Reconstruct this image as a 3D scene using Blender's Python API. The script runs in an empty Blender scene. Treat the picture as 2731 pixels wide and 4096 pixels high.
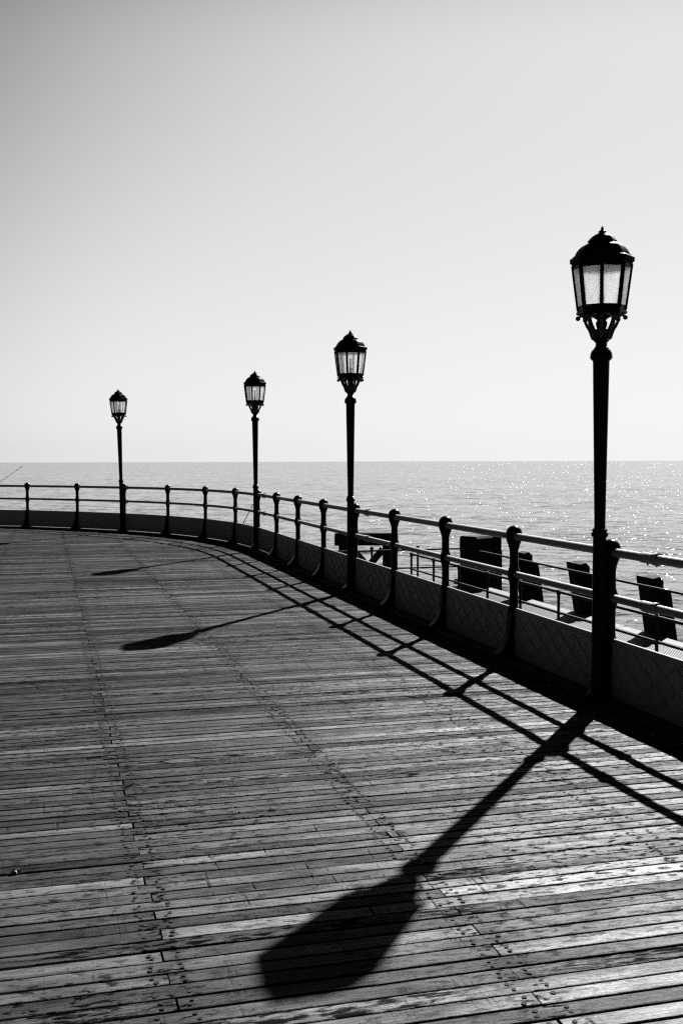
import bpy, math, random
from mathutils import Vector, Matrix
random.seed(7)
R_ = math.radians
scene = bpy.context.scene
col = scene.collection

# ------------------------------------------------------------------ frame of the place
CAM_H = 1.70
SUN_AZ, SUN_EL = R_(25.1), R_(34.5)          # azimuth from +Y towards +X
A0 = 1.8335                                   # heading of the straight railing
U = (math.cos(A0), math.sin(A0))              # along the straight railing (s)
T = (U[1], -U[0])                             # outwards to the right (t)
def st(s, t):
    return (s*U[0] + t*T[0], s*U[1] + t*T[1])

SC = 0.67
X0, Y0, BAY = 2.8226*SC, 11.5011*SC, 2.4692*SC
S0, K0, K1, K2 = 17.9053, 0.0152, 0.0138, -0.0009
CURVE = []                                    # (arc length, x, y, heading)
def build_curve():
    ds = 0.02
    x, y, a = X0 - 7*BAY*U[0], Y0 - 7*BAY*U[1], A0
    s = -7*BAY
    while s < 19*BAY:
        CURVE.append((s, x, y, a))
        v = max(s/SC - S0, 0)
        kap = min((K0 + K1*v + K2*v*v) if v > 0 else 0, 0.075)*min(v/1.5, 1)/SC
        if v > 14.5: kap = 0.070/SC
        x += math.cos(a + kap*ds/2)*ds; y += math.sin(a + kap*ds/2)*ds
        a += kap*ds; s += ds
build_curve()
def rail_at(s):
    i = (s + 7*BAY)/0.02
    k = max(0, min(len(CURVE) - 2, int(i))); f = i - k
    p, q = CURVE[k], CURVE[k+1]
    return tuple(p[j] + (q[j] - p[j])*f for j in (1, 2, 3))
def inward(a):
    return (-math.sin(a), math.cos(a))

# ------------------------------------------------------------------ mesh helpers
class MB:
    def __init__(self): self.v = []; self.f = []; self.m = []
    def add(self, vs, fs, mat=0):
        o = len(self.v); self.v += [tuple(p) for p in vs]
        for f in fs: self.f.append(tuple(i + o for i in f)); self.m.append(mat)
    def box(self, x0, x1, y0, y1, z0, z1, M=None, mat=0):
        vs = [Vector((x, y, z)) for z in (z0, z1) for y in (y0, y1) for x in (x0, x1)]
        if M is not None: vs = [M @ p for p in vs]
        self.add(vs, [(0,2,3,1),(4,5,7,6),(0,1,5,4),(2,6,7,3),(0,4,6,2),(1,3,7,5)], mat)
    def bevbox(self, x0, x1, y0, y1, z0, z1, b, M=None, mat=0):
        # box with chamfered vertical edges and top edges
        def ring(z, i):
            return [(x0+i,y0+b+i*0,z),(x0+b,y0+i,z),(x1-b,y0+i,z),(x1-i,y0+b,z),(x1-i,y1-b,z),(x1-b,y1-i,z),(x0+b,y1-i,z),(x0+i,y1-b,z)]
        rs = [ring(z0, 0), ring(z1-b, 0), ring(z1, b*0.9)]
        vs = [Vector(p) for r in rs for p in r]
        if M is not None: vs = [M @ p for p in vs]
        fs = []
        for k in range(2):
            for i in range(8):
                j = (i+1) % 8; fs.append((k*8+i, k*8+j, k*8+8+j, k*8+8+i))
        fs.append(tuple(range(7, -1, -1))); fs.append(tuple(range(16, 24)))
        self.add(vs, fs, mat)
    def lathe(self, prof, n=16, M=None, ph=0.0, mat=0):
        vs = []; fs = []
        for r, z in prof:
            r = max(r, 1e-4)
            for i in range(n):
                a = ph + 2*math.pi*i/n
                vs.append(Vector((r*math.cos(a), r*math.sin(a), z)))
        for k in range(len(prof)-1):
            for i in range(n):
                j = (i+1) % n
                fs.append((k*n+i, k*n+j, (k+1)*n+j, (k+1)*n+i))
        fs.append(tuple(range(n-1, -1, -1))); fs.append(tuple(range((len(prof)-1)*n, len(prof)*n)))
        up = prof[-1][1] >= prof[0][1]
        if not up: fs = [tuple(reversed(f)) for f in fs]
        if M is not None: vs = [M @ p for p in vs]
        self.add(vs, fs, mat)
    def tube(self, pts, r, n=10, mat=0, cap=True):
        pts = [Vector(p) for p in pts]; rs = r if isinstance(r, (list, tuple)) else [r]*len(pts)
        vs = []; fs = []
        for k, p in enumerate(pts):
            d = (pts[min(k+1, len(pts)-1)] - pts[max(k-1, 0)]).normalized()
            up = Vector((0,0,1)) if abs(d.z) < .95 else Vector((0,1,0))
            e1 = d.cross(up).normalized(); e2 = e1.cross(d).normalized()
            for i in range(n):
                a = 2*math.pi*i/n
                vs.append(p + (e1*math.cos(a) + e2*math.sin(a))*rs[k])
        for k in range(len(pts)-1):
            for i in range(n):
                j = (i+1) % n; fs.append((k*n+i, k*n+j, (k+1)*n+j, (k+1)*n+i))
        if cap: fs.append(tuple(range(n-1,-1,-1))); fs.append(tuple(range((len(pts)-1)*n, len(pts)*n)))
        self.add(vs, fs, mat)
    def prism(self, poly, x0, x1, M=None, mat=0):
        # poly in (y, z), extruded along x
        n = len(poly)
        vs = [Vector((x, y, z)) for x in (x0, x1) for y, z in poly]
        fs = [tuple(range(n)), tuple(range(2*n-1, n-1, -1))] + [(i, n+i, n+(i+1) % n, (i+1) % n) for i in range(n)]
        if M is not None: vs = [M @ p for p in vs]
        self.add(vs, fs, mat)
    def mesh(self, name, mats, smooth=None):
        me = bpy.data.meshes.new(name); me.from_pydata(self.v, [], self.f); me.update()
        for m in mats: me.materials.append(m)
        if len(mats) > 1: me.polygons.foreach_set('material_index', self.m)
        if smooth:
            me.polygons.foreach_set('use_smooth', [True]*len(me.polygons)); me.set_sharp_from_angle(angle=R_(smooth))
        return me
    def build(self, name, mats, parent=None, smooth=None, fix=True):
        if not isinstance(mats, (list, tuple)): mats = [mats]
        me = self.mesh(name, mats, smooth)
        if fix:
            import bmesh
            bm = bmesh.new(); bm.from_mesh(me); bmesh.ops.recalc_face_normals(bm, faces=bm.faces); bm.to_mesh(me); bm.free()
        o = bpy.data.objects.new(name, me); col.objects.link(o)
        if parent is not None: o.parent = parent
        return o
def empty(name, loc=(0,0,0), rz=0):
    o = bpy.data.objects.new(name, None); col.objects.link(o); o.location = loc; o.rotation_euler = (0,0,rz); o.empty_display_size = .2
    return o
def tag(o, label=None, cat=None, group=None, kind=None):
    if label: o['label'] = label
    if cat: o['category'] = cat
    if group: o['group'] = group
    if kind: o['kind'] = kind
    return o
def copy_tree(o, parent=None):
    c = o.copy(); col.objects.link(c)
    if parent is not None: c.parent = parent
    for ch in list(o.children): copy_tree(ch, c)
    return c

# ------------------------------------------------------------------ materials (all neutral: the photograph is black and white)
def nt(name):
    m = bpy.data.materials.new(name); m.use_nodes = True
    t = m.node_tree
    for n in list(t.nodes): t.nodes.remove(n)
    out = t.nodes.new('ShaderNodeOutputMaterial')
    return m, t, out
def N(t, typ, **kw):
    n = t.nodes.new(typ)
    for k, v in kw.items():
        if k in n.inputs.keys() if hasattr(n.inputs, 'keys') else False: n.inputs[k].default_value = v
        else: setattr(n, k, v)
    return n
def L(t, a, b): t.links.new(a, b)
def math_n(t, op, a, b=None, c=None, clamp=False):
    n = t.nodes.new('ShaderNodeMath'); n.operation = op; n.use_clamp = clamp
    for i, x in enumerate((a, b, c)):
        if x is None: continue
        if isinstance(x, (int, float)): n.inputs[i].default_value = x
        else: L(t, x, n.inputs[i])
    return n.outputs[0]
def mapping(t, vec, scale=(1,1,1), rot=(0,0,0), loc=(0,0,0)):
    n = t.nodes.new('ShaderNodeMapping'); n.inputs['Scale'].default_value = scale; n.inputs['Rotation'].default_value = rot; n.inputs['Location'].default_value = loc
    L(t, vec, n.inputs['Vector']); return n.outputs[0]
def noise(t, vec, scale, detail=3, rough=.55, dist=0.0):
    n = t.nodes.new('ShaderNodeTexNoise'); n.inputs['Scale'].default_value = scale; n.inputs['Detail'].default_value = detail
    n.inputs['Roughness'].default_value = rough; n.inputs['Distortion'].default_value = dist
    L(t, vec, n.inputs['Vector']); return n.outputs['Fac']
def ramp(t, fac, pts):
    n = t.nodes.new('ShaderNodeValToRGB'); e = n.color_ramp.elements
    while len(e) < len(pts): e.new(.5)
    for i, (p, c) in enumerate(pts): e[i].position = p; e[i].color = (c, c, c, 1)
    L(t, fac, n.inputs['Fac']); return n.outputs['Color']
def prin(t, out, color=None, rough=.5, spec=.5, normal=None, metal=0):
    b = t.nodes.new('ShaderNodeBsdfPrincipled')
    b.inputs['Roughness'].default_value = rough if isinstance(rough, (int, float)) else .5
    if not isinstance(rough, (int, float)): L(t, rough, b.inputs['Roughness'])
    b.inputs['Specular IOR Level'].default_value = spec; b.inputs['Metallic'].default_value = metal
    if isinstance(color, (int, float)): b.inputs['Base Color'].default_value = (color, color, color, 1)
    elif color is not None: L(t, color, b.inputs['Base Color'])
    if normal is not None: L(t, normal, b.inputs['Normal'])
    L(t, b.outputs[0], out.inputs['Surface']); return b
def bump(t, h, strength=.3, dist=.01, normal=None):
    n = t.nodes.new('ShaderNodeBump'); n.inputs['Strength'].default_value = strength; n.inputs['Distance'].default_value = dist
    L(t, h, n.inputs['Height'])
    if normal is not None: L(t, normal, n.inputs['Normal'])
    return n.outputs[0]
def objco(t): return t.nodes.new('ShaderNodeTexCoord').outputs['Object']

def paint(name, lo, hi, rough, spec, bscale=60, bst=.12, wear=None):
    m, t, out = nt(name); co = objco(t)
    f = noise(t, co, 9, 5, .6)
    c = ramp(t, f, [(.3, lo), (.7, hi)])
    if wear:
        w = ramp(t, noise(t, co, 22, 6, .7), [(.66, 0), (.72, 1)])
        mx = t.nodes.new('ShaderNodeMix'); mx.data_type = 'RGBA'; L(t, w, mx.inputs[0]); L(t, c, mx.inputs[6]); mx.inputs[7].default_value = (wear, wear, wear, 1)
        c = mx.outputs[2]
    nb = bump(t, noise(t, co, bscale, 4, .6), bst, .004)
    r = math_n(t, 'MULTIPLY_ADD', noise(t, co, 30, 3), .25, rough - .1)
    prin(t, out, c, r, spec, nb); return m
M_BLACK = paint('black_gloss_paint', .004, .008, .22, .06, 45, .10)
M_DOME = paint('black_dome_paint', .006, .010, .42, .006, 40, .08)
M_BRACKET = paint('bounce_lit_iron', .045, .075, .6, .2, 60, .2)  # lighter grey stands in for deck bounce light on the brackets
M_RAIL = paint('pale_rail_paint', .20, .29, .5, .2, 70, .10)
M_PANEL = paint('grey_panel_paint', .28, .36, .45, .2, 50, .15)
M_STAGEIRON = paint('dark_stage_iron', .006, .012, .6, .08, 60, .2)
M_BULB = paint('bulb_glass', .25, .3, .3, .4)
M_LITTER = paint('pale_shell', .10, .16, .5, .4, 200, .5)
M_ROD = paint('rod_carbon', .008, .012, .35, .3)

def timber(name, lo, hi, spec=.15):
    m, t, out = nt(name); co = objco(t)
    g = noise(t, mapping(t, co, (18, 18, 1.6)), 1.0, 6, .65)
    c = ramp(t, g, [(.3, lo), (.7, hi)])
    prin(t, out, c, .75, spec, bump(t, g, .6, .012)); return m
M_PILE = timber('tarred_timber', .006, .016, .04)
def beam_mat():
    m, t, out = nt('weathered_beam_sunlit_brace'); co = objco(t)
    c0 = mapping(t, co, rot=(0, 0, -A0))
    g = noise(t, mapping(t, c0, (1.2, 26, 26)), 1.0, 6, .7)
    c = ramp(t, g, [(.36, .012), (.5, .05), (.7, .10)])
    prin(t, out, c, .75, .2, bump(t, g, .6, .012)); return m
M_BEAM = beam_mat()
def grating_mat():
    m, t, out = nt('galvanised_grating'); co = objco(t)
    c = ramp(t, noise(t, co, 2.2, 4, .6), [(.3, .05), (.7, .11)])
    prin(t, out, c, .6, .15); return m
M_GRATE = grating_mat()

GL_A, GL_B = .020, .020
JS_D, J0_D = 1.108, .367                      # joist spacing and first joist line across the deck
def deck_mat():
    m, t, out = nt('deck_boards'); co = objco(t)
    at = t.nodes.new('ShaderNodeAttribute'); at.attribute_name = 'board'
    rnd = at.outputs['Fac']
    base = mapping(t, co, rot=(0, 0, -(A0 - math.pi/2)))      # x = t (along the boards), y = s
    off = t.nodes.new('ShaderNodeCombineXYZ'); L(t, math_n(t, 'MULTIPLY', rnd, 37.0), off.inputs[0]); L(t, math_n(t, 'MULTIPLY', rnd, 91.0), off.inputs[1])
    va = t.nodes.new('ShaderNodeVectorMath'); va.operation = 'ADD'; L(t, base, va.inputs[0]); L(t, off.outputs[0], va.inputs[1]); v = va.outputs[0]
    tone = ramp(t, rnd, [(0, .011), (.14, .018), (.5, .027), (.82, .038), (1, .066)])
    grain = noise(t, mapping(t, v, (3.0, 130, 1)), 1.0, 6, .65)
    g2 = noise(t, mapping(t, v, (9.0, 420, 1)), 1.0, 3, .6)
    blot = noise(t, mapping(t, v, (3.2, 9, 1)), 1.0, 4, .6)
    f = math_n(t, 'MULTIPLY', ramp(t, grain, [(.28, .38), (.5, 1.0), (.72, 1.5)]), ramp(t, g2, [(.3, .7), (.7, 1.22)]))
    lng = noise(t, mapping(t, v, (.55, 3, 1)), 1.0, 3, .6)
    f = math_n(t, 'MULTIPLY', f, ramp(t, lng, [(.3, .55), (.7, 1.4)]))
    f = math_n(t, 'MULTIPLY', f, ramp(t, blot, [(.3, .62), (.7, 1.3)]))
    # dark damp spots, elongated with the grain, gathered in patches
    sp = ramp(t, noise(t, mapping(t, v, (15, 42, 1)), 1.0, 4, .6, .3), [(.53, 0), (.61, 1)])
    patch = ramp(t, noise(t, base, .55, 3, .6), [(.36, .12), (.58, 1)])
    sx_ = t.nodes.new('ShaderNodeSeparateXYZ'); L(t, base, sx_.inputs[0])
    jd = math_n(t, 'ABSOLUTE', math_n(t, 'SUBTRACT', math_n(t, 'FRACT', math_n(t, 'MULTIPLY_ADD', sx_.outputs[0], 1/JS_D, .5 - J0_D/JS_D)), .5))
    jst = ramp(t, jd, [(.02, 1), (.17, 0)])
    patch = math_n(t, 'MAXIMUM', patch, jst)
    spots = math_n(t, 'MULTIPLY', sp, patch)
    heavy = math_n(t, 'GREATER_THAN', math_n(t, 'FRACT', math_n(t, 'MULTIPLY', rnd, 23.7)), .80)
    along = ramp(t, noise(t, mapping(t, v, (.9, 1, 1)), 1.0, 2, .5), [(.44, 0), (.56, 1)])
    sp2 = ramp(t, noise(t, mapping(t, v, (9, 40, 1)), 1.0, 5, .62, .4), [(.46, 0), (.56, 1)])
    spots = math_n(t, 'MAXIMUM', spots, math_n(t, 'MULTIPLY', sp2, math_n(t, 'MULTIPLY', heavy, along)))
    # short scuffs and checks lying across the boards, where people turn and drag things
    cd = t.nodes.new('ShaderNodeVectorMath'); cd.operation = 'DISTANCE'; L(t, mapping(t, base, (1, .55, 1)), cd.inputs[0]); cd.inputs[1].default_value = (1.15, 2.6, 0)
    wv = noise(t, mapping(t, base, (30, 1.5, 1), (0, 0, .07)), 1.0, 2, .5, .25)
    cr = math_n(t, 'MAXIMUM', ramp(t, wv, [(.63, 0), (.69, 1)]), ramp(t, noise(t, mapping(t, base, (44, 2.2, 1), (0, 0, -.22)), 1.0, 1, .5, .4), [(.70, 0), (.74, 1)]))
    crm = math_n(t, 'MAXIMUM', ramp(t, noise(t, mapping(t, base, loc=(3.1, .7, 0)), .5, 2, .5), [(.48, 0), (.62, .8)]), ramp(t, math_n(t, 'MULTIPLY', cd.outputs['Value'], .5), [(.25, 1), (.6, 0)]))
    crn = ramp(t, noise(t, v, 14, 2, .6), [(.44, 0), (.58, 1)])
    cracks = math_n(t, 'MULTIPLY', math_n(t, 'MULTIPLY', cr, crm), crn)
    dark = math_n(t, 'SUBTRACT', 1.0, math_n(t, 'MAXIMUM', math_n(t, 'MULTIPLY', spots, .93), math_n(t, 'MULTIPLY', cracks, .88)))
    worn = math_n(t, 'MULTIPLY', ramp(t, jd, [(.03, 1), (.085, 0)]), ramp(t, noise(t, mapping(t, v, (7, 16, 1)), 1.0, 2, .5), [(.40, 0), (.55, 1)]))
    dark = math_n(t, 'MULTIPLY', dark, math_n(t, 'SUBTRACT', 1.0, math_n(t, 'MULTIPLY', worn, .2)))
    f = math_n(t, 'MULTIPLY', f, dark)
    mul = t.nodes.new('ShaderNodeMix'); mul.data_type = 'RGBA'; mul.blend_type = 'MULTIPLY'; mul.inputs[0].default_value = 1; mul.clamp_result = False
    L(t, tone, mul.inputs[6])
    cmb = t.nodes.new('ShaderNodeCombineColor')
    for i in range(3): L(t, f, cmb.inputs[i])
    L(t, cmb.outputs[0], mul.inputs[7])
    hgt = math_n(t, 'ADD', math_n(t, 'MULTIPLY', grain, .7), math_n(t, 'ADD', math_n(t, 'MULTIPLY', g2, .5), math_n(t, 'MULTIPLY', dark, .5)))
    nb = bump(t, hgt, .6, .005)
    rg = math_n(t, 'MULTIPLY_ADD', grain, .22, .38)
    df = t.nodes.new('ShaderNodeBsdfDiffuse'); L(t, mul.outputs[2], df.inputs['Color']); L(t, nb, df.inputs['Normal'])
    gl = t.nodes.new('ShaderNodeBsdfGlossy'); L(t, rg, gl.inputs['Roughness']); L(t, nb, gl.inputs['Normal'])
    gv = math_n(t, 'MULTIPLY', math_n(t, 'MINIMUM', f, 1.9), math_n(t, 'MULTIPLY_ADD', rnd, GL_A, GL_B))
    gc = t.nodes.new('ShaderNodeCombineColor')
    for i in range(3): L(t, gv, gc.inputs[i])
    L(t, gc.outputs[0], gl.inputs['Color'])
    ad = t.nodes.new('ShaderNodeAddShader'); L(t, df.outputs[0], ad.inputs[0]); L(t, gl.outputs[0], ad.inputs[1]); L(t, ad.outputs[0], out.inputs['Surface']); return m
M_DECK = deck_mat()
def flat(name, c, rough=.8, spec=.1):
    m, t, out = nt(name); co = objco(t)
    prin(t, out, ramp(t, noise(t, co, 14, 4, .6), [(.3, c*.7), (.7, c*1.3)]), rough, spec); return m
M_NAIL = flat('nail_recess', .006)
M_UNDER = flat('dark_joist_timber', .01)
def kerb_mat():
    m, t, out = nt('kerb_board'); co = objco(t)
    g = noise(t, co, 30, 6, .7)
    prin(t, out, ramp(t, g, [(.42, .02), (.6, .05), (.72, .12)]), .8, .15, bump(t, g, .5, .01)); return m
M_KERB = kerb_mat()
def glass_mat():
    m, t, out = nt('frosted_glass'); co = objco(t)
    b = t.nodes.new('ShaderNodeBsdfPrincipled'); b.inputs['Transmission Weight'].default_value = 1
    c = ramp(t, noise(t, mapping(t, co, (1, 1, .35)), 26, 6, .7), [(.3, .80), (.6, .95)])
    L(t, c, b.inputs['Base Color'])
    b.inputs['Roughness'].default_value = .40; b.inputs['IOR'].default_value = 1.12; b.inputs['Specular IOR Level'].default_value = .2
    tr = t.nodes.new('ShaderNodeBsdfTranslucent'); L(t, c, tr.inputs['Color'])
    mx = t.nodes.new('ShaderNodeMixShader'); mx.inputs[0].default_value = .28
    L(t, b.outputs[0], mx.inputs[1]); L(t, tr.outputs[0], mx.inputs[2]); L(t, mx.outputs[0], out.inputs['Surface']); return m
M_GLASS = glass_mat()
def sea_mat():
    m, t, out = nt('sea_water'); co = objco(t)
    # wave slopes taken straight from vector noise (three sizes of wave), crests lying across the wind
    cw = mapping(t, co, rot=(0, 0, R_(10)))
    def slope(scale, amp, detail):
        n = t.nodes.new('ShaderNodeTexNoise'); n.inputs['Scale'].default_value = 1.0; n.inputs['Detail'].default_value = detail; n.inputs['Roughness'].default_value = .6
        L(t, mapping(t, cw, scale), n.inputs['Vector'])
        sub = t.nodes.new('ShaderNodeVectorMath'); sub.operation = 'SUBTRACT'; L(t, n.outputs['Color'], sub.inputs[0]); sub.inputs[1].default_value = (.5, .5, .5)
        mul = t.nodes.new('ShaderNodeVectorMath'); mul.operation = 'MULTIPLY'; L(t, sub.outputs[0], mul.inputs[0]); mul.inputs[1].default_value = amp
        return mul.outputs[0]
    acc = None
    for scale, amp, detail in (((.05, .12, 1), (.10, .25, 0), 2), ((.42, .95, 1), (.47, 1.0, 0), 3), ((2.4, 4.2, 1), (.6, .75, 0), 3)):
        v = slope(scale, amp, detail)
        if acc is None: acc = v
        else:
            ad = t.nodes.new('ShaderNodeVectorMath'); ad.operation = 'ADD'; L(t, acc, ad.inputs[0]); L(t, v, ad.inputs[1]); acc = ad.outputs[0]
    # scattered steeper wavelets that flash in the sun
    vo = t.nodes.new('ShaderNodeTexVoronoi'); vo.feature = 'F1'; vo.inputs['Scale'].default_value = 1.0; L(t, mapping(t, cw, (13.0, 3.0, 1)), vo.inputs['Vector'])
    sepc = t.nodes.new('ShaderNodeSeparateColor'); L(t, vo.outputs['Color'], sepc.inputs[0])
    pat = noise(t, mapping(t, cw, (.06, .16, 1)), 1.0, 3, .6)
    lim = math_n(t, 'MULTIPLY_ADD', pat, .26, -.115)
    on = math_n(t, 'LESS_THAN', sepc.outputs[2], lim)
    cxy = t.nodes.new('ShaderNodeCombineXYZ')
    L(t, math_n(t, 'MULTIPLY', on, math_n(t, 'MULTIPLY_ADD', sepc.outputs[0], .55, -.08)), cxy.inputs[0])
    L(t, math_n(t, 'MULTIPLY', on, math_n(t, 'MULTIPLY_ADD', sepc.outputs[1], -.40, -.05)), cxy.inputs[1])
    ad = t.nodes.new('ShaderNodeVectorMath'); ad.operation = 'ADD'; L(t, acc, ad.inputs[0]); L(t, cxy.outputs[0], ad.inputs[1]); acc = ad.outputs[0]
    ad = t.nodes.new('ShaderNodeVectorMath'); ad.operation = 'ADD'; L(t, acc, ad.inputs[0]); ad.inputs[1].default_value = (0, 0, 1)
    nm = t.nodes.new('ShaderNodeVectorMath'); nm.operation = 'NORMALIZE'; L(t, ad.outputs[0], nm.inputs[0])
    b = prin(t, out, .030, .075, .5, nm.outputs[0]); b.inputs['IOR'].default_value = 1.34
    return m
M_SEA = sea_mat()

# ------------------------------------------------------------------ world and sun
w = bpy.data.worlds.new('World'); scene.world = w; w.use_nodes = True
t = w.node_tree
for n in list(t.nodes): t.nodes.remove(n)
wo = t.nodes.new('ShaderNodeOutputWorld'); bg = t.nodes.new('ShaderNodeBackground')
sky = t.nodes.new('ShaderNodeTexSky'); sky.sky_type = 'NISHITA'; sky.sun_disc = False
sky.sun_elevation = SUN_EL; sky.sun_rotation = SUN_AZ; sky.air_density = 1.0; sky.dust_density = 2.2; sky.ozone_density = 1.0; sky.altitude = 0
tc = t.nodes.new('ShaderNodeTexCoord'); sp = t.nodes.new('ShaderNodeSeparateXYZ'); L(t, tc.outputs['Generated'], sp.inputs[0])
cz = t.nodes.new('ShaderNodeCombineXYZ'); L(t, sp.outputs[0], cz.inputs[0]); L(t, sp.outputs[1], cz.inputs[1])
L(t, math_n(t, 'MAXIMUM', sp.outputs[2], .012), cz.inputs[2]); L(t, cz.outputs[0], sky.inputs['Vector'])
sc = t.nodes.new('ShaderNodeSeparateColor'); L(t, sky.outputs[0], sc.inputs[0])
# red channel of the sky, shaped by hand: bright towards the sun and the hazy horizon ahead, cut overhead and behind to reduce fill
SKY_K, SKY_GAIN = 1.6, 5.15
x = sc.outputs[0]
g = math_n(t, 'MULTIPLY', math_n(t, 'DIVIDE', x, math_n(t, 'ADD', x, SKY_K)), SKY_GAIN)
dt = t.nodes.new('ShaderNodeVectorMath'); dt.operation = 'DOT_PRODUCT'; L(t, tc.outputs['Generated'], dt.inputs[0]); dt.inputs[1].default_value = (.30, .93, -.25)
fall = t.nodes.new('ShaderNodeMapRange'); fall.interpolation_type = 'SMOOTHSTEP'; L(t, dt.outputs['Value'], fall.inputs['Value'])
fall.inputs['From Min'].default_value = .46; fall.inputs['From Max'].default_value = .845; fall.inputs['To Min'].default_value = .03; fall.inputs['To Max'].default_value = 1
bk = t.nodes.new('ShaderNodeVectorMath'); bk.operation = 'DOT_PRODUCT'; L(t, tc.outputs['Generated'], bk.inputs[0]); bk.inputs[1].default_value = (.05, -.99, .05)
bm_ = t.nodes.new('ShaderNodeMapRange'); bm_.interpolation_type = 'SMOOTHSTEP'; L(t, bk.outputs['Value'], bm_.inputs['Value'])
bm_.inputs['From Min'].default_value = .55; bm_.inputs['From Max'].default_value = .95; bm_.inputs['To Min'].default_value = 0; bm_.inputs['To Max'].default_value = .16  # lobe added behind the viewer to lift the far-left panels
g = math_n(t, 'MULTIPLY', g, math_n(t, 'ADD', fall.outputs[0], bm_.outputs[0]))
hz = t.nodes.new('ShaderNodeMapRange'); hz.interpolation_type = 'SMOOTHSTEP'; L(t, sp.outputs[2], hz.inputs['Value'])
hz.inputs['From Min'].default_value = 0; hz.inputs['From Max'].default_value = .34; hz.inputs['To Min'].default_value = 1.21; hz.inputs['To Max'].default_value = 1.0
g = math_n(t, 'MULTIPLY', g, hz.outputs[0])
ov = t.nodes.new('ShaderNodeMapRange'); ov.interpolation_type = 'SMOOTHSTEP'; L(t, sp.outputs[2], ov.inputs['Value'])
ov.inputs['From Min'].default_value = .33; ov.inputs['From Max'].default_value = .58; ov.inputs['To Min'].default_value = 1.0; ov.inputs['To Max'].default_value = .05  # overhead sky dimmed by hand to deepen shade on the deck
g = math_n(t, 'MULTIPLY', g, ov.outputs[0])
cc = t.nodes.new('ShaderNodeCombineColor')
for i in range(3): L(t, g, cc.inputs[i])
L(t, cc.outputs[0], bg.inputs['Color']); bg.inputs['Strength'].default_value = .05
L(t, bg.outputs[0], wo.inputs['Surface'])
sl = bpy.data.lights.new('sun', 'SUN'); sl.energy = 5.0; sl.angle = R_(.53); sl.color = (1, 1, 1)
so = bpy.data.objects.new('sun', sl); col.objects.link(so)
sd = Vector((math.cos(SUN_EL)*math.sin(SUN_AZ), math.cos(SUN_EL)*math.cos(SUN_AZ), math.sin(SUN_EL)))
so.rotation_euler = sd.to_track_quat('Z', 'Y').to_euler(); so.location = sd*60

# ------------------------------------------------------------------ sea
SEA_Z = -6.0
mb = MB(); n = 160; RS = 3400.0
rings = [0, 30, 120, 500, 1500, RS]
vs = [(0, 0, SEA_Z)] + [(r*math.sin(2*math.pi*i/n), r*math.cos(2*math.pi*i/n), SEA_Z) for r in rings[1:] for i in range(n)]
fs = [(0, 1+(i+1) % n, 1+i) for i in range(n)]
for k in range(len(rings)-2):
    for i in range(n):
        j = (i+1) % n; fs.append((1+k*n+i, 1+k*n+j, 1+(k+1)*n+j, 1+(k+1)*n+i))
mb.add(vs, fs)
sea = mb.build('sea', M_SEA); tag(sea, kind='structure')

# ------------------------------------------------------------------ deck of the pier
EDGE_OUT = .20
outline = []
s = -6*BAY
while s < 18.6*BAY:
    x, y, a = rail_at(s); nx, ny = inward(a)
    x -= nx*EDGE_OUT; y -= ny*EDGE_OUT
    outline.append((x*U[0]+y*U[1], x*T[0]+y*T[1]))           # (s, t)
    s += .1
smax_i = max(range(len(outline)), key=lambda i: outline[i][0])
def t_right(sv):
    for i in range(smax_i):
        a, b = outline[i], outline[i+1]
        if a[0] <= sv <= b[0] and b[0] > a[0]:
            return a[1] + (b[1]-a[1])*(sv-a[0])/(b[0]-a[0])
    return None
def t_left(sv):
    for i in range(smax_i, len(outline)-1):
        a, b = outline[i], outline[i+1]
        if b[0] <= sv <= a[0] and a[0] > b[0]:
            return a[1] + (b[1]-a[1])*(sv-a[0])/(b[0]-a[0])
    return None
PITCH = .0871; JS = 1.108; J0 = .367
deck = MB(); bvals = []
rng = random.Random(3)
row = 0; sv = -1.2
TL = -17.0
edge_prev = None
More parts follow.
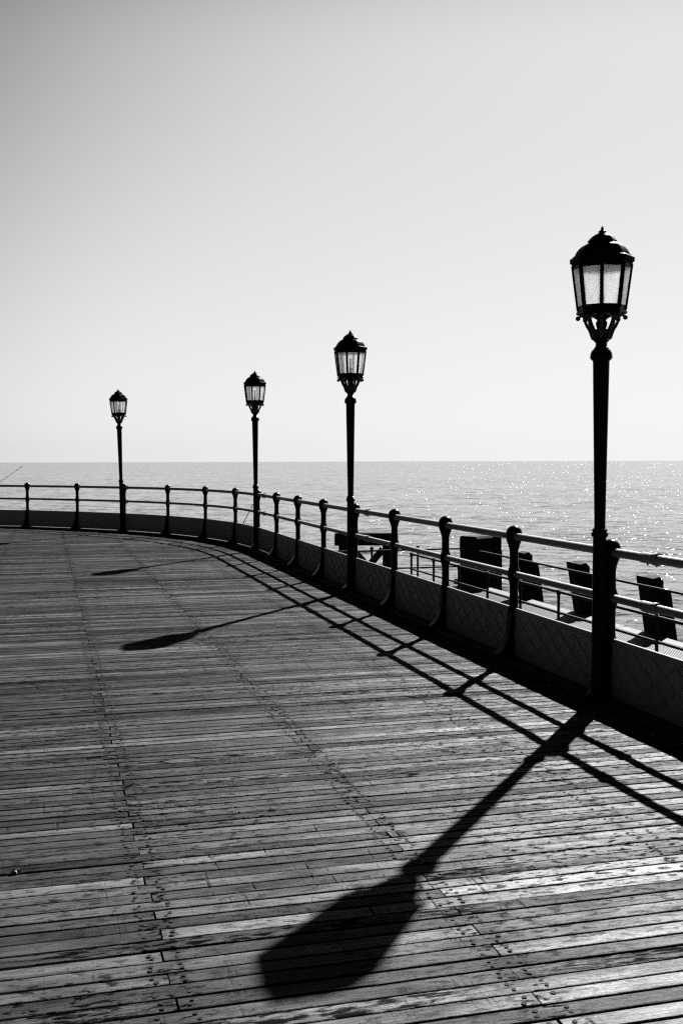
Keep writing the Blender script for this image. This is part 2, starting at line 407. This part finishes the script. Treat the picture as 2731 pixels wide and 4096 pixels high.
while sv < outline[smax_i][0] - .05:
    tr = t_right(sv + PITCH/2)
    if tr is None: sv += PITCH; row += 1; continue
    tl_ = t_left(sv + PITCH/2); tl = max(TL, tl_) if tl_ is not None else TL
    gap = rng.choice((.012, .014, .015, .015, .016, .018, .019)) if row % 9 else .024
    s_lo, s_hi = sv + gap*.5, sv + PITCH - rng.uniform(.003, .005)
    phase = 0 if row % 2 == 0 else 1
    joints = [J0 + JS*j for j in range(-18, 6) if (j - phase) % 3 == 0]
    cuts = [tl] + [j + rng.uniform(-.008, .008) for j in joints if tl + .2 < j < tr - .2] + [tr]
    for a, b in zip(cuts[:-1], cuts[1:]):
        jg = rng.choice((.0015, .002, .003, .0045, .006)) if sv < 12 else .004
        a2 = a + (jg if a != tl else 0); b2 = b - (jg if b != tr else 0)
        nseg = max(1, int((b2-a2)/.8)) if sv < 14 else 1
        val = rng.random()
        z = rng.uniform(-.0018, .0018); tilt = rng.uniform(-.0012, .0012)
        k0 = len(deck.v); pts = []
        for i in range(nseg+1):
            tt = a2 + (b2-a2)*i/nseg
            w1, w2 = rng.uniform(-.0014, .0014), rng.uniform(-.0014, .0014)
            lo, hi = s_lo + w1, s_hi + w2
            for (q, zz) in ((lo, z-.03), (lo, z-.0015-tilt), (lo+.0025, z-tilt), (hi-.0025, z+tilt), (hi, z-.0015+tilt), (hi, z-.03)):
                x, y = st(q, tt); pts.append((x, y, zz))
        fs = []
        for i in range(nseg):
            for c in range(5):
                p = i*6 + c; fs.append((p, p+6, p+7, p+1))
        fs.append((0, 1, 2, 3, 4, 5)); fs.append(tuple(nseg*6 + c for c in (5, 4, 3, 2, 1, 0)))
        deck.add(pts, fs, 0); bvals += [val]*len(fs)
    # plugged nail heads either side of every joist
    if sv < 30:
        for j in range(-12, 5):
            tj = J0 + JS*j
            if not (tl + .1 < tj < tr - .25): continue
            isj = (j - phase) % 3 == 0
            for sgn in (-1, 1):
                ks = (.026, .058) if (isj or rng.random() < .5 or j in (0, 1)) else ((.04,) if rng.random() < .85 else ())
                for kk in ks:
                    if rng.random() < .04: continue
                    cs = sv + kk + rng.uniform(-.006, .006); ct = tj + sgn*(.052 + rng.uniform(-.012, .012))
                    r = rng.uniform(.0075, .0105); nn = 8 if sv < 8 else 6
                    pts = []
                    for i in range(nn):
                        x, y = st(cs + r*math.sin(2*math.pi*i/nn), ct + r*math.cos(2*math.pi*i/nn)); pts.append((x, y, .0032))
                    deck.add(pts, [tuple(range(nn-1, -1, -1))], 1); bvals.append(0)
    sv += PITCH; row += 1
me = deck.mesh('deck', [M_DECK, M_NAIL])
at = me.attributes.new('board', 'FLOAT', 'FACE'); at.data.foreach_set('value', bvals)
import bmesh
bm = bmesh.new(); bm.from_mesh(me); bmesh.ops.recalc_face_normals(bm, faces=[f for f in bm.faces if f.material_index == 0])
for f in bm.faces:
    if f.material_index == 1 and f.normal.z < 0: f.normal_flip()
bm.to_mesh(me); bm.free()
do = bpy.data.objects.new('deck', me); col.objects.link(do); tag(do, kind='structure')

# joist timbers and dark sub-floor under the boards (fills the outline of the pier head)
sub = MB()
poly = [(st(a, b)) for a, b in outline[::3]]
xs = poly + [st(outline[-1][0], TL-1), st(-1.5, TL-1)] if outline[-1][1] > TL else poly + [st(-1.5, TL-1)]
xs = [p for p in xs]
cen = st(6, -6)
nn = len(xs)
def shrink(p, k=.985): return (cen[0] + (p[0]-cen[0])*k, cen[1] + (p[1]-cen[1])*k)
top = [(*shrink(p), -.12) for p in xs]; bot = [(*shrink(p), -.55) for p in xs]
sub.add(top + bot, [tuple(range(nn)), tuple(range(2*nn-1, nn-1, -1))] + [(i, nn+i, nn+(i+1) % nn, (i+1) % nn) for i in range(nn)])
tag(sub.build('deck_frame', M_UNDER), kind='structure')

# ------------------------------------------------------------------ kerb board under the railing
kb = MB(); vs = []; fs = []
prof = [(.155, -.02), (.155, .016), (.147, .022), (-.19, .022), (-.20, .016), (-.20, -.16)]
ss = [-5.5*BAY + i*.25 for i in range(int((18.4*BAY + 5.5*BAY)/.25))]
for s in ss:
    x, y, a = rail_at(s); nx, ny = inward(a)
    for d, z in prof: vs.append((x + nx*d, y + ny*d, z))
k = len(prof)
for i in range(len(ss)-1):
    for c in range(k-1): fs.append((i*k+c, i*k+k+c, i*k+k+c+1, i*k+c+1))
kb.add(vs, fs); tag(kb.build('kerb', M_KERB), kind='structure')
KZ = .022

# ------------------------------------------------------------------ railing
railing = empty('pier_railing', (0, 0, 0))
tag(railing, 'curved pier railing of black ball-topped iron posts, two pale tubes and low lattice panels', 'railing')
def post_mesh():
    m = MB()
    m.lathe([(.046,.0),(.044,.03),(.041,.08),(.041,.37),(.046,.385),(.047,.405),(.039,.425),(.0365,.46),(.0355,.58),(.037,.61),(.044,.64),(.052,.668),(.0545,.69),
             (.0545,.712),(.048,.738),(.041,.755),(.038,.775),(.0365,.83),(.0365,.885),(.040,.912),(.048,.940),(.058,.966),(.066,.992),(.0705,1.015),(.0715,1.034),(.0685,1.057),
             (.060,1.078),(.046,1.095),(.028,1.106),(.010,1.111),(0,1.112)], 20)
    m.prism([(.036,.40),(.044,.33),(.050,.26),(.060,.19),(.078,.13),(.104,.08),(.135,.045),(.165,.026),(.168,.0),(-.055,.0),(-.05,.03),(-.046,.38)], -.040, .040)
    m.box(-.085, .085, -.075, .185, -.004, .014)
    for sx in (-1, 1):
        for y in (.15, -.06):
            m.lathe([(.011,.014),(.011,.024),(.006,.027)], 6, Matrix.Translation((sx*.064, y, 0)))
    return m.mesh('post', [M_BLACK], 38)
PM = post_mesh()
IDX = list(range(-5, 18))
LAMPS = {0, 4, 8, 12}
for i in IDX:
    x, y, a = rail_at(i*BAY)
    o = bpy.data.objects.new('post', PM); col.objects.link(o); o.parent = railing
    # local x along the rail, local y inward
    o.location = (x, y, KZ); o.rotation_euler = (0, 0, a)
def rail_seg(name, z, r, s0, s1, mat, n=12):
    m = MB(); pts = []
    k = 8
    for i in range(k+1):
        x, y, a = rail_at(s0 + (s1-s0)*i/k); pts.append((x, y, z))
    m.tube(pts, r, n); return m
HZ1, HZ2 = KZ + 1.020, KZ + .698
for i in IDX[:-1]:
    s0, s1 = i*BAY, (i+1)*BAY
    for nm, z, r in (('top_rail', HZ1, .0305), ('mid_rail', HZ2, .0275)):
        m = rail_seg(nm, z, r, s0 + .03, s1 - .03, M_RAIL, 14)
        o = m.build(nm, M_RAIL, railing, smooth=40)
        sl_ = None
        if i + 1 in LAMPS: sl_ = (s1 - .62, s1 - .42)
        if i + 1 == 12: sl_ = (s1 - .12, s1 - .06)
        if sl_:
            q = MB(); pts = []; rr = []
            d0, d1 = sl_
            for f, k in ((0, 1.02), (.01, 1.12), (.05, 1.22), (.80, 1.22), (.81, 1.42), (.98, 1.42), (1, 1.02)):
                xx, yy, aa = rail_at(d1 + (d0-d1)*f); pts.append((xx, yy, z)); rr.append(r*k)
            q.tube(pts, rr, 16)
            for f in (.35, .89):
                xx, yy, aa = rail_at(d1 + (d0-d1)*f)
                q.lathe([(.007, -.05), (.007, -.02)], 6, Matrix.Translation((xx, yy, z)))
            q.build('sleeve', M_RAIL, o, smooth=40)

def panel_mesh(length, low):
    m = MB(); hx = length/2 - .028; z0, z1 = low, .395
    m.box(-hx, hx, -.012, .004, z0, z1)
    # rounded bead along the top and a moulded foot
    m.tube([(-hx, -.004, z1 + .006), (hx, -.004, z1 + .006)], .0135, 12)
    m.box(-hx, hx, .0035, .011, z1 - .034, z1 - .022)
    m.box(-hx, hx, .0035, .014, z0, z0 + .018)
    m.box(-hx, hx, .0035, .010, z0 + .024, z0 + .033)
    lo, hi = z0 + .036, z1 - .036
    for k in (-1, 1):
        m.box(k*length/6 - .006, k*length/6 + .006, .0035, .009, lo, hi)
    # raised diagonal lattice strips broken into short lengths, with bosses
    H = hi - lo; step = .26; sl = 1.62
    def strip(xa, za, xb, zb, wd, th):
        d = math.hypot(xb-xa, zb-za)
        if d < .02: return
        ang = math.atan2(zb-za, xb-xa)
        Mx = Matrix.Translation(((xa+xb)/2, 0, (za+zb)/2)) @ Matrix.Rotation(-ang, 4, 'Y')
        m.box(-d/2, d/2, .0035, th, -wd/2, wd/2, Mx)
    nst = int(2*hx/step) + 6
    for dirn in (1, -1):
        for q in range(-4, nst):
            xs_ = -hx + q*step
            # line x = xs_ + dirn*sl*(z-lo)
            x_a, z_a = (xs_ if dirn == 1 else xs_ + sl*H), lo
            x_b, z_b = (x_a + dirn*sl*H), hi
            # clip
            def clip(xa, za, xb, zb):
                pts = []
                for lim, sg in ((-hx, 1), (hx, -1)):
                    da, db = (xa-lim)*sg, (xb-lim)*sg
                    if da < 0 and db < 0: return None
                    if da < 0: f = da/(da-db); xa, za = xa + (xb-xa)*f, za + (zb-za)*f
                    elif db < 0: f = db/(db-da); xb, zb = xb + (xa-xb)*f, zb + (za-zb)*f
                return xa, za, xb, zb
            c = clip(x_a, z_a, x_b, z_b)
            if not c: continue
            xa, za, xb, zb = c
            parts = 4
            for p in range(parts):
                f0, f1 = p/parts + .02, (p+1)/parts - .02
                strip(xa + (xb-xa)*f0, za + (zb-za)*f0, xa + (xb-xa)*f1, za + (zb-za)*f1, .017, .012 + .0015*(dirn > 0))
    k = 0
    for q in range(0, nst):
        for zz, of in ((lo + H*.25, 0), (lo + H*.75, .5)):
            xx = -hx + (q + of)*step + .02
            if abs(xx) < hx - .03 and (q + (of > 0)) % 2 == 0:
                m.lathe([(.019, .0), (.019, .004), (.012, .009), (.004, .010), (0, .010)], 10, Matrix.Translation((xx, .0035, zz)) @ Matrix.Rotation(-math.pi/2, 4, 'X'))
    return m
PANELS = {}
for i in IDX[:-1]:
    xa, ya, _ = rail_at(i*BAY); xb, yb, _ = rail_at((i+1)*BAY)
    ln = math.hypot(xb-xa, yb-ya); low = -.003 if i < 7 else .011; key = (round(ln, 2), low)
    if key not in PANELS:
        pm = panel_mesh(ln, low).mesh('panel', [M_PANEL], 35)
        bm = bmesh.new(); bm.from_mesh(pm); bmesh.ops.recalc_face_normals(bm, faces=bm.faces); bm.to_mesh(pm); bm.free()
        PANELS[key] = pm
    o = bpy.data.objects.new('panel', PANELS[key]); col.objects.link(o); o.parent = railing
    o.location = ((xa+xb)/2, (ya+yb)/2, KZ); o.rotation_euler = (0, 0, math.atan2(yb-ya, xb-xa))

# ------------------------------------------------------------------ lamp posts
def make_lamp():
    root = empty('lamp_post')
    c = MB()
    c.lathe([(.088,0),(.088,.012),(.070,.03),(.058,.06),(.052,.10),(.050,.30),(.0465,1.125),(.046,1.138),(.058,1.150),(.060,1.160),(.058,1.172),(.048,1.178),(.053,1.187),(.053,1.196),
             (.042,1.204),(.0385,1.216),(.0385,1.25),(.057,2.37),(.0575,2.382),(.068,2.392),(.0768,2.402),(.0768,2.412),(.0735,2.437),(.063,2.458),(.050,2.468),(.051,2.475),(.041,2.483),
             (.039,2.492),(.039,2.510),(.050,2.519),(.055,2.527),(.0695,2.534),(.0695,2.543),(.02,2.545)], 24)
    c.build('column', M_BLACK, root, smooth=30)
    lan = MB()
    lan_o = None
    # cap: finial, small dome, large dome, cornice
    lan.lathe([(.16,3.045),(.205,3.045),(.208,3.062),(.219,3.068),(.219,3.097),(.211,3.103),(.199,3.106),(.197,3.116),(.187,3.118),(.183,3.130),(.172,3.150),(.156,3.170),(.135,3.187),(.110,3.199),(.083,3.206),
               (.083,3.209),(.099,3.211),(.101,3.217),(.094,3.224),(.083,3.238),(.066,3.253),(.044,3.266),(.024,3.272)], 8)
    lan.lathe([(.024,3.270),(.023,3.276),(.028,3.281),(.026,3.286),(.017,3.291),(.011,3.300),(.008,3.312),(.004,3.320),(0,3.322)], 12)
    cap = lan.build('cap', M_DOME, root, smooth=26)
    fr = MB()
    rt, rb, zt, zb = .203, .163, 3.047, 2.735
    for i in range(8):
        a = 2*math.pi*i/8
        p0 = Vector((rb*math.cos(a), rb*math.sin(a), zb)); p1 = Vector((rt*math.cos(a), rt*math.sin(a), zt))
        d = (p1-p0); ln = d.length; zx = d.normalized(); tx = Vector((-math.sin(a), math.cos(a), 0)); nx = tx.cross(zx)
        Mx = Matrix(((tx.x, nx.x, zx.x, p0.x), (tx.y, nx.y, zx.y, p0.y), (tx.z, nx.z, zx.z, p0.z), (0, 0, 0, 1)))
        fr.box(-.0125, .0125, -.009, .007, 0, ln, Mx)
    def band(z0, z1, th):
        f0, f1 = (z0-zb)/(zt-zb), (z1-zb)/(zt-zb)
        r0, r1 = rb + (rt-rb)*f0, rb + (rt-rb)*f1
        vs = []
        for r, z in ((r0-.001, z0), (r1-.001, z1), (r1-th, z1), (r0-th, z0)):
            for i in range(8):
                a = 2*math.pi*i/8; vs.append((r*math.cos(a), r*math.sin(a), z))
        fs = []
        for k in range(4):
            kk = (k+1) % 4
            for i in range(8):
                j = (i+1) % 8; fs.append((k*8+i, k*8+j, kk*8+j, kk*8+i))
        fr.add(vs, fs)
    band(3.030, 3.046, .012); band(2.737, 2.766, .012)
    fr.lathe([(.150,2.700),(.163,2.704),(.173,2.712),(.173,2.724),(.165,2.731),(.166,2.738),(.10,2.739)], 8)
    fr.lathe([(.028,2.600),(.036,2.625),(.040,2.645),(.036,2.658),(.030,2.664),(.034,2.672),(.046,2.680),(.060,2.690),(.075,2.701)], 12)
    fr.build('frame', M_BLACK, root, smooth=25)
    for i in range(8):
        g = MB(); a0, a1 = 2*math.pi*i/8, 2*math.pi*(i+1)/8
        rz0 = rb + (rt-rb)*(2.764-zb)/(zt-zb) - .003; rz1 = rb + (rt-rb)*(3.032-zb)/(zt-zb) - .003
        vs = []
        for dr in (0, -.004):
            for r, z, a in ((rz0, 2.764, a0), (rz0, 2.764, a1), (rz1, 3.032, a1), (rz1, 3.032, a0)):
                vs.append(((r+dr)*math.cos(a), (r+dr)*math.sin(a), z))
        g.add(vs, [(0,1,2,3),(7,6,5,4),(0,4,5,1),(1,5,6,2),(2,6,7,3),(3,7,4,0)])
        g.build('pane', M_GLASS, root)
    # inner reflector ring under the cap
    rf = MB(); rf.lathe([(.184,3.022),(.187,3.04),(.05,3.0455),(.05,3.042),(.182,3.036),(.180,3.022)], 16); rf.build('reflector', M_BLACK, root, smooth=30)
    bl = MB(); bl.lathe([(.019,2.739),(.019,2.785),(.013,2.79),(.016,2.80),(.019,2.815),(.016,2.84),(.011,2.85),(.0105,2.955),(.009,2.96),(0,2.961)], 12); bl.build('bulb', M_BULB, root, smooth=40)
    # scroll brackets
    for i in range(8):
        q = MB(); a = 2*math.pi*i/8
        path = [(.150,2.6905,.008),(.142,2.700,.009),(.130,2.7005,.010),(.121,2.692,.011),(.115,2.676,.0115),(.108,2.652,.012),(.097,2.627,.0125),(.083,2.606,.013),(.075,2.585,.012),(.068,2.56,.011),(.0635,2.543,.010)]
        vs = []; fs = []
        for k, (r, z, th) in enumerate(path):
            k0, k1 = max(k-1, 0), min(k+1, len(path)-1)
            dr, dz = path[k1][0]-path[k0][0], path[k1][1]-path[k0][1]; dl = math.hypot(dr, dz)
            nr, nz = -dz/dl, dr/dl
            for (u_, v_) in ((1, 1), (1, -1), (-1, -1), (-1, 1)):
                rr, zz = r + nr*th*u_*.85, z + nz*th*u_*.85
                vs.append((rr*math.cos(a) - v_*.0105*math.sin(a), rr*math.sin(a) + v_*.0105*math.cos(a), zz))
        for k in range(len(path)-1):
            for c_ in range(4):
                d_ = (c_+1) % 4; fs.append((k*4+c_, k*4+d_, k*4+4+d_, k*4+4+c_))
        fs += [(3,2,1,0), tuple(range(len(path)*4-4, len(path)*4))]
        q.add(vs, fs)
        cx_, cy_ = .160*math.cos(a), .160*math.sin(a)
        q.lathe([(0,-.0175),(.009,-.015),(.0155,-.008),(.0175,0),(.0155,.008),(.009,.015),(0,.0175)], 10, Matrix.Translation((cx_, cy_, 2.683)))
        q.build('bracket', M_BRACKET, root, smooth=50)
    cup = MB(); cup.lathe([(.066,2.541),(.069,2.545),(.069,2.552),(.062,2.554),(.066,2.575),(.070,2.600),(.045,2.604)], 16); cup.build('cup', M_BRACKET, root, smooth=35)
    return root
lamp0 = make_lamp()
LEAN = (0, 0, -.002, -.020); SHIFT = (0, .03, .05, .02)
LAB = {0: 'nearest and tallest black lamp post, its eight-sided frosted lantern high above the railing',
       4: 'black lamp post second nearest of the row, its thin bulb showing through the middle pane',
       8: 'black lamp post third nearest, standing where the railing bends, thin rod leaning behind it',
       12: 'smallest and farthest black lamp post, at the far curve of the railing'}
for k, i in enumerate(sorted(LAMPS)):
    lo = lamp0 if k == 0 else copy_tree(lamp0)
    x, y, a = rail_at(i*BAY); nx, ny = inward(a)
    lo.location = (x + nx*.088 + SHIFT[k], y + ny*.088, KZ)
    lo.scale = (1, 1, (.988, .999, 1.0, 1.004)[k])
    lo.rotation_euler = (Matrix.Rotation(LEAN[k], 4, 'Y') @ Matrix.Rotation(a - A0 + math.atan2(-7.72, -1.84), 4, 'Z')).to_euler()
    tag(lo, LAB[i], 'lamp post', 'black lamp posts along the pier railing')

# ------------------------------------------------------------------ lower landing stage beyond the railing
PZ = -1.90
def stM(s, t, z, rz=0): 
    x, y = st(s, t); return Matrix.Translation((x, y, z)) @ Matrix.Rotation(A0 + rz, 4, 'Z')     # local x along s, local y towards the deck (-t)
stage = empty('landing_stage', (*st(21, 10), PZ))
tag(stage, 'lower landing stage of pale metal grating with a weathered timber edge, beyond the railing', 'platform')
INV = Matrix.Translation((*st(21, 10), PZ)).inverted()
def child(m, name, mat, **kw):
    m.v = [tuple(INV @ Vector(p)) for p in m.v]; return m.build(name, mat, stage, **kw)
gm = MB(); S_A, S_B, T_A, T_B = 11.0, 30.2, 7.6, 11.5
M0 = stM(0, 0, 0)
def sbox(m, s0, s1, t0, t1, z0, z1): m.box(s0, s1, -t1, -t0, z0, z1, M0)
tt = T_A
while tt < T_B:
    sbox(gm, S_A, S_B, tt, tt + .014, PZ - .03, PZ); tt += .060
ss_ = S_A
while ss_ < S_B:
    sbox(gm, ss_, ss_ + .022, T_A, T_B, PZ - .022, PZ - .003); ss_ += .075
child(gm, 'grating', M_GRATE)
em = MB()
for k in range(4):
    a, b = S_A + k*4.9, min(S_A + (k+1)*4.9 - .012, S_B + .1)
    em.bevbox(a, b, -11.86, -11.52, PZ - .30, PZ + .035, .018, M0)
child(em, 'edge_beam', M_BEAM)
fm = MB()
for s_ in (12, 15, 18, 21, 24, 27, 30):
    sbox(fm, s_ - .1, s_ + .1, T_A, T_B, PZ - .33, PZ - .04)
child(fm, 'floor_beam', M_PILE)
for s_ in (15, 21, 27, 30):
    lm = MB(); x, y = st(s_, 8.2); lm.lathe([(.16, -7.5), (.15, PZ - .335)], 12, Matrix.Translation((x, y, 0))); child(lm, 'support_leg', M_PILE, smooth=40)

def railing_thing(name, label, s_list, t_, rails, top_z, knob=True):
    o = empty(name, (*st(s_list[0], t_), PZ)); tag(o, label, 'railing')
    iv = Matrix.Translation((*st(s_list[0], t_), PZ)).inverted()
    pm = MB()
    h = top_z - PZ
    pm.lathe([(.060,0),(.060,.012),(.036,.02),(.034,.10),(.030,.12),(.029,h-.10),(.034,h-.06),(.046,h-.035),(.047,h+.02),(.034,h+.04),(0,h+.046)], 12)
    me_ = pm.mesh('post', [M_STAGEIRON], 40)
    for s_ in s_list:
        q = bpy.data.objects.new('post', me_); col.objects.link(q); q.parent = o
        x, y = st(s_, t_); q.location = iv @ Vector((x, y, PZ))
    for nm, z, r, a, b in rails:
        m = MB(); m.tube([(*st(a, t_), z), (*st(b, t_), z)], r, 10)
        m.v = [tuple(iv @ Vector(p)) for p in m.v]; m.build(nm, M_STAGEIRON, o, smooth=40)
    return o
TB = 9.48
rB = railing_thing('stage_railing', 'dark pipe railing with two rails along the inner side of the lower grating', [13.94 + 1.76*k for k in range(9)], TB,
    [('top_rail', -.86, .027, 11.5, 28.1), ('mid_rail', -1.262, .024, 11.5, 28.1)], -.86)
TAo = 11.56
rA = empty('stage_railing', (*st(29.3, TAo), PZ)); tag(rA, 'dark pipe railing along the timber piles, turning the corner of the lower grating', 'railing')
ivA = Matrix.Translation((*st(29.3, TAo), PZ)).inverted()
def addA(m, name, smooth=40):
    m.v = [tuple(ivA @ Vector(p)) for p in m.v]; return m.build(name, M_STAGEIRON, rA, smooth=smooth)
m = MB(); m.tube([(*st(11.5, TAo), -.86), (*st(29.3, TAo), -.86)], .026, 10); addA(m, 'top_rail')
m = MB(); m.tube([(*st(29.3, TAo), -.86), (*st(29.3, 6.6), -.86)], .026, 10); addA(m, 'top_rail')
m = MB(); m.tube([(*st(29.3, TAo), -1.37), (*st(29.3, 6.6), -1.37)], .024, 10); addA(m, 'mid_rail')
for tp in (7.35, 8.75, 10.1):
    m = MB(); x, y = st(29.3, tp); h = 1.04
    m.lathe([(.06,0),(.06,.012),(.034,.02),(.030,.12),(.029,h-.08),(.036,h-.04),(.036,h+.03),(.048,h+.05),(.052,h+.08),(.040,h+.11),(0,h+.125)], 12, Matrix.Translation((x, y, PZ))); addA(m, 'post')

# timber piles
def make_pile():
    o = empty('timber_pile')
    m = MB(); lean = Matrix.Shear('XY', 4, (0, 0)) if False else Matrix.Identity(4)
    Ms = Matrix.Identity(4); Ms[1][2] = .16                  # leans in over the stage
    # main squared timber with a sloped, notched head
    m.prism([(-.36, -5.6), (-.36, 1.02), (-.02, 1.02), (0, 1.0), (0, -5.6)], -.19, .19, Ms)
    m.build('main_timber', M_PILE, o)
    m = MB(); m.prism([(-.49, -5.6), (-.49, .90), (-.37, .92), (-.362, -5.6)], -.24, .12, Ms); m.build('side_timber', M_PILE, o)
    m = MB(); m.prism([(-.37, 1.022), (-.37, 1.10), (-.29, 1.185), (-.14, 1.150), (.012, 1.190), (.012, 1.022)], -.20, .20, Ms); m.build('head_block', M_PILE, o)
    return o
p0 = make_pile()
PL = {20.05: 'leaning dark timber pile nearest the viewer, a notched block on its head',
      23.2: 'dark timber pile half hidden by the nearest lamp post, leaning over the grating',
      26.3: 'dark timber pile beside the big pile cluster, partly behind a black railing post'}
for k, s_ in enumerate(PL):
    o = p0 if k == 0 else copy_tree(p0)
    x, y = st(s_, 11.93); o.location = (x, y, PZ); o.rotation_euler = (0, 0, A0 + math.pi*0)
    tag(o, PL[s_], 'pile', 'leaning timber piles along the landing stage')
# big cluster of piles
o = empty('pile_cluster', (st(29.0, 11.95)[0] - .06, st(29.0, 11.95)[1], PZ), A0); tag(o, 'massive block of bolted dark timber piles, broadest of those at the stage edge', 'pile cluster')
Ms = Matrix.Identity(4); Ms[0][2] = .03
# local x runs along the stage, local y towards the deck; the block shows its broad side to the deck
XB = Matrix.Rotation(R_(-62), 4, 'Z')
for x0, x1, zt in ((-.60, -.215, 1.28), (-.205, .225, 1.30), (.235, .60, 1.29)):
    m = MB(); m.bevbox(x0, x1, -.30, .28, -5.6, zt - .30, .02, XB); m.build('pile', M_PILE, o)
for x0, x1, b in ((-.62, .205, .06), (.225, .56, .05)):
    m = MB(); m.bevbox(x0, x1, -.33, .31, .985, 1.43, b, XB); m.build('cap', M_PILE, o)
m = MB(); m.bevbox(-.66, .80, .285, .45, .06, .20, .02, XB); m.build('waling', M_PILE, o)

# trestle frame far end
o = empty('timber_trestle', (*st(31.6, 8.0), PZ), 0); tag(o, 'dark timber trestle with a heavy top beam and crossed braces, far end of the stage', 'trestle')
ctr = st(31.2, 8.65); ctr = (ctr[0] + .46, ctr[1]); o.location = (ctr[0], ctr[1], PZ)
m = MB(); m.bevbox(-.92, .95, -.18, .18, 1.06, 1.42, .03); m.build('top_beam', M_PILE, o)
for x0, x1 in ((-.80, -.38), (.50, .93)):
    m = MB(); m.bevbox(x0, x1, -.17, .17, -5.6, 1.058, .03); m.build('leg', M_PILE, o)
def brace(xa, za, xb, zb, y0, y1, mat=M_PILE):
    m = MB(); d = math.hypot(xb-xa, zb-za); ang = math.atan2(zb-za, xb-xa)
    m.box(-d/2, d/2, y0, y1, -.10, .10, Matrix.Translation(((xa+xb)/2, 0, (za+zb)/2)) @ Matrix.Rotation(-ang, 4, 'Y')); m.build('brace', mat, o)
brace(-.38, .95, .50, -.10, .0, .10, M_BEAM); brace(.50, .95, -.38, -.10, -.22, -.115, M_PILE)  # paler timber on the first brace stands in for sun falling on it

# ------------------------------------------------------------------ fishing rods and litter
def rod(pa, pb, r0, r1, label, sag=0.0):
    pa, pb = Vector(pa), Vector(pb); m = MB(); pts = []; rs = []
    for i in range(13):
        f = i/12; pts.append(pa.lerp(pb, f) + Vector((0, 0, -sag*f*f))); rs.append(r0 + (r1-r0)*f)
    m.tube(pts, rs, 6)
    for f in (.3, .5, .68, .82, .93):
        p = pa.lerp(pb, f) + Vector((0, 0, -sag*f*f)); m.tube([p + Vector((0,0,-.008)), p + Vector((0,0,-.03))], .006, 5)
    m.tube([pts[0], pts[1]], [r0*1.8, r0*1.5], 8)
    ob = m.build('fishing_rod', M_ROD, smooth=40); tag(ob, label, 'fishing rod'); return ob
def px(x, y, Z):                                              # a point of the place seen at that spot from eye height, Z metres ahead
    F = 4400; p = math.atan(212/F); xr = x - 1365.5; yr = y - 2048
    dz = F*math.cos(p) - yr*math.sin(p); dy = -(F*math.sin(p) + yr*math.cos(p))
    return (xr*Z/dz, Z, CAM_H + dy*Z/dz)
tip = px(91, 1860, 33.0)
rod((tip[0] - 2.35, tip[1] - .6, tip[2] - 1.75), tip, .013, .006, 'thin fishing rod slanting over the railing at the far left edge')
a_, b_ = px(940, 2155, 23.4), px(1013, 2014, 23.2)
rod((a_[0], a_[1], a_[2]), b_, .011, .006, 'short thin rod leaning against the outside of the railing beside a lamp post')
sx, sy = px(35, 3516, 1.7*4400/1680*1.0)[0], None
lt = MB()
vs = []; nn = 9
for k, (rr, zz) in enumerate(((1.0, .001), (.85, .008), (.45, .013))):
    for i in range(nn):
        a = 2*math.pi*i/nn; q = 1 + .25*math.sin(3*a + k) + .12*math.cos(5*a)
        vs.append((.020*rr*q*math.cos(a), .011*rr*q*math.sin(a), zz*(1 + .3*math.sin(2*a))))
fs = [tuple(range(nn-1, -1, -1)), tuple(range(2*nn, 3*nn))]
for k in range(2):
    for i in range(nn): fs.append((k*nn+i, k*nn+(i+1) % nn, (k+1)*nn+(i+1) % nn, (k+1)*nn+i))
lt.add(vs, fs)
lo = lt.build('shell_scrap', M_LITTER); 
Zl = 1.7*4400/(3516-1836+2)
lo.location = ((35-1365.5)/4400*Zl, Zl, .003); lo.rotation_euler = (0, 0, R_(20)); tag(lo, 'small pale shell scrap lying on the boards at the left edge', 'shell')

# ------------------------------------------------------------------ camera
cam = bpy.data.cameras.new('camera'); co_ = bpy.data.objects.new('camera', cam); col.objects.link(co_); scene.camera = co_
cam.sensor_fit = 'HORIZONTAL'; cam.sensor_width = 24; cam.lens = 24*4400/2731; cam.clip_start = .1; cam.clip_end = 9000
pitch = math.atan(212/4400)
co_.matrix_world = Matrix.Translation((0, 0, CAM_H)) @ Matrix.Rotation(math.pi/2 - pitch, 4, 'X') @ Matrix.Rotation(-math.atan(.0027), 4, 'Z')

scene.render.engine = 'CYCLES'
scene.cycles.use_denoising = False; scene.cycles.pixel_filter_type = 'BLACKMAN_HARRIS'; scene.cycles.filter_width = 1.3
scene.cycles.max_bounces = 8; scene.cycles.transmission_bounces = 8; scene.cycles.transparent_max_bounces = 12
scene.cycles.caustics_reflective = False; scene.cycles.sample_clamp_indirect = .6
scene.view_settings.view_transform = 'Standard'; scene.view_settings.look = 'None'
scene.view_settings.gamma = 1; scene.view_settings.exposure = 1.7; scene.view_settings.use_curve_mapping = False
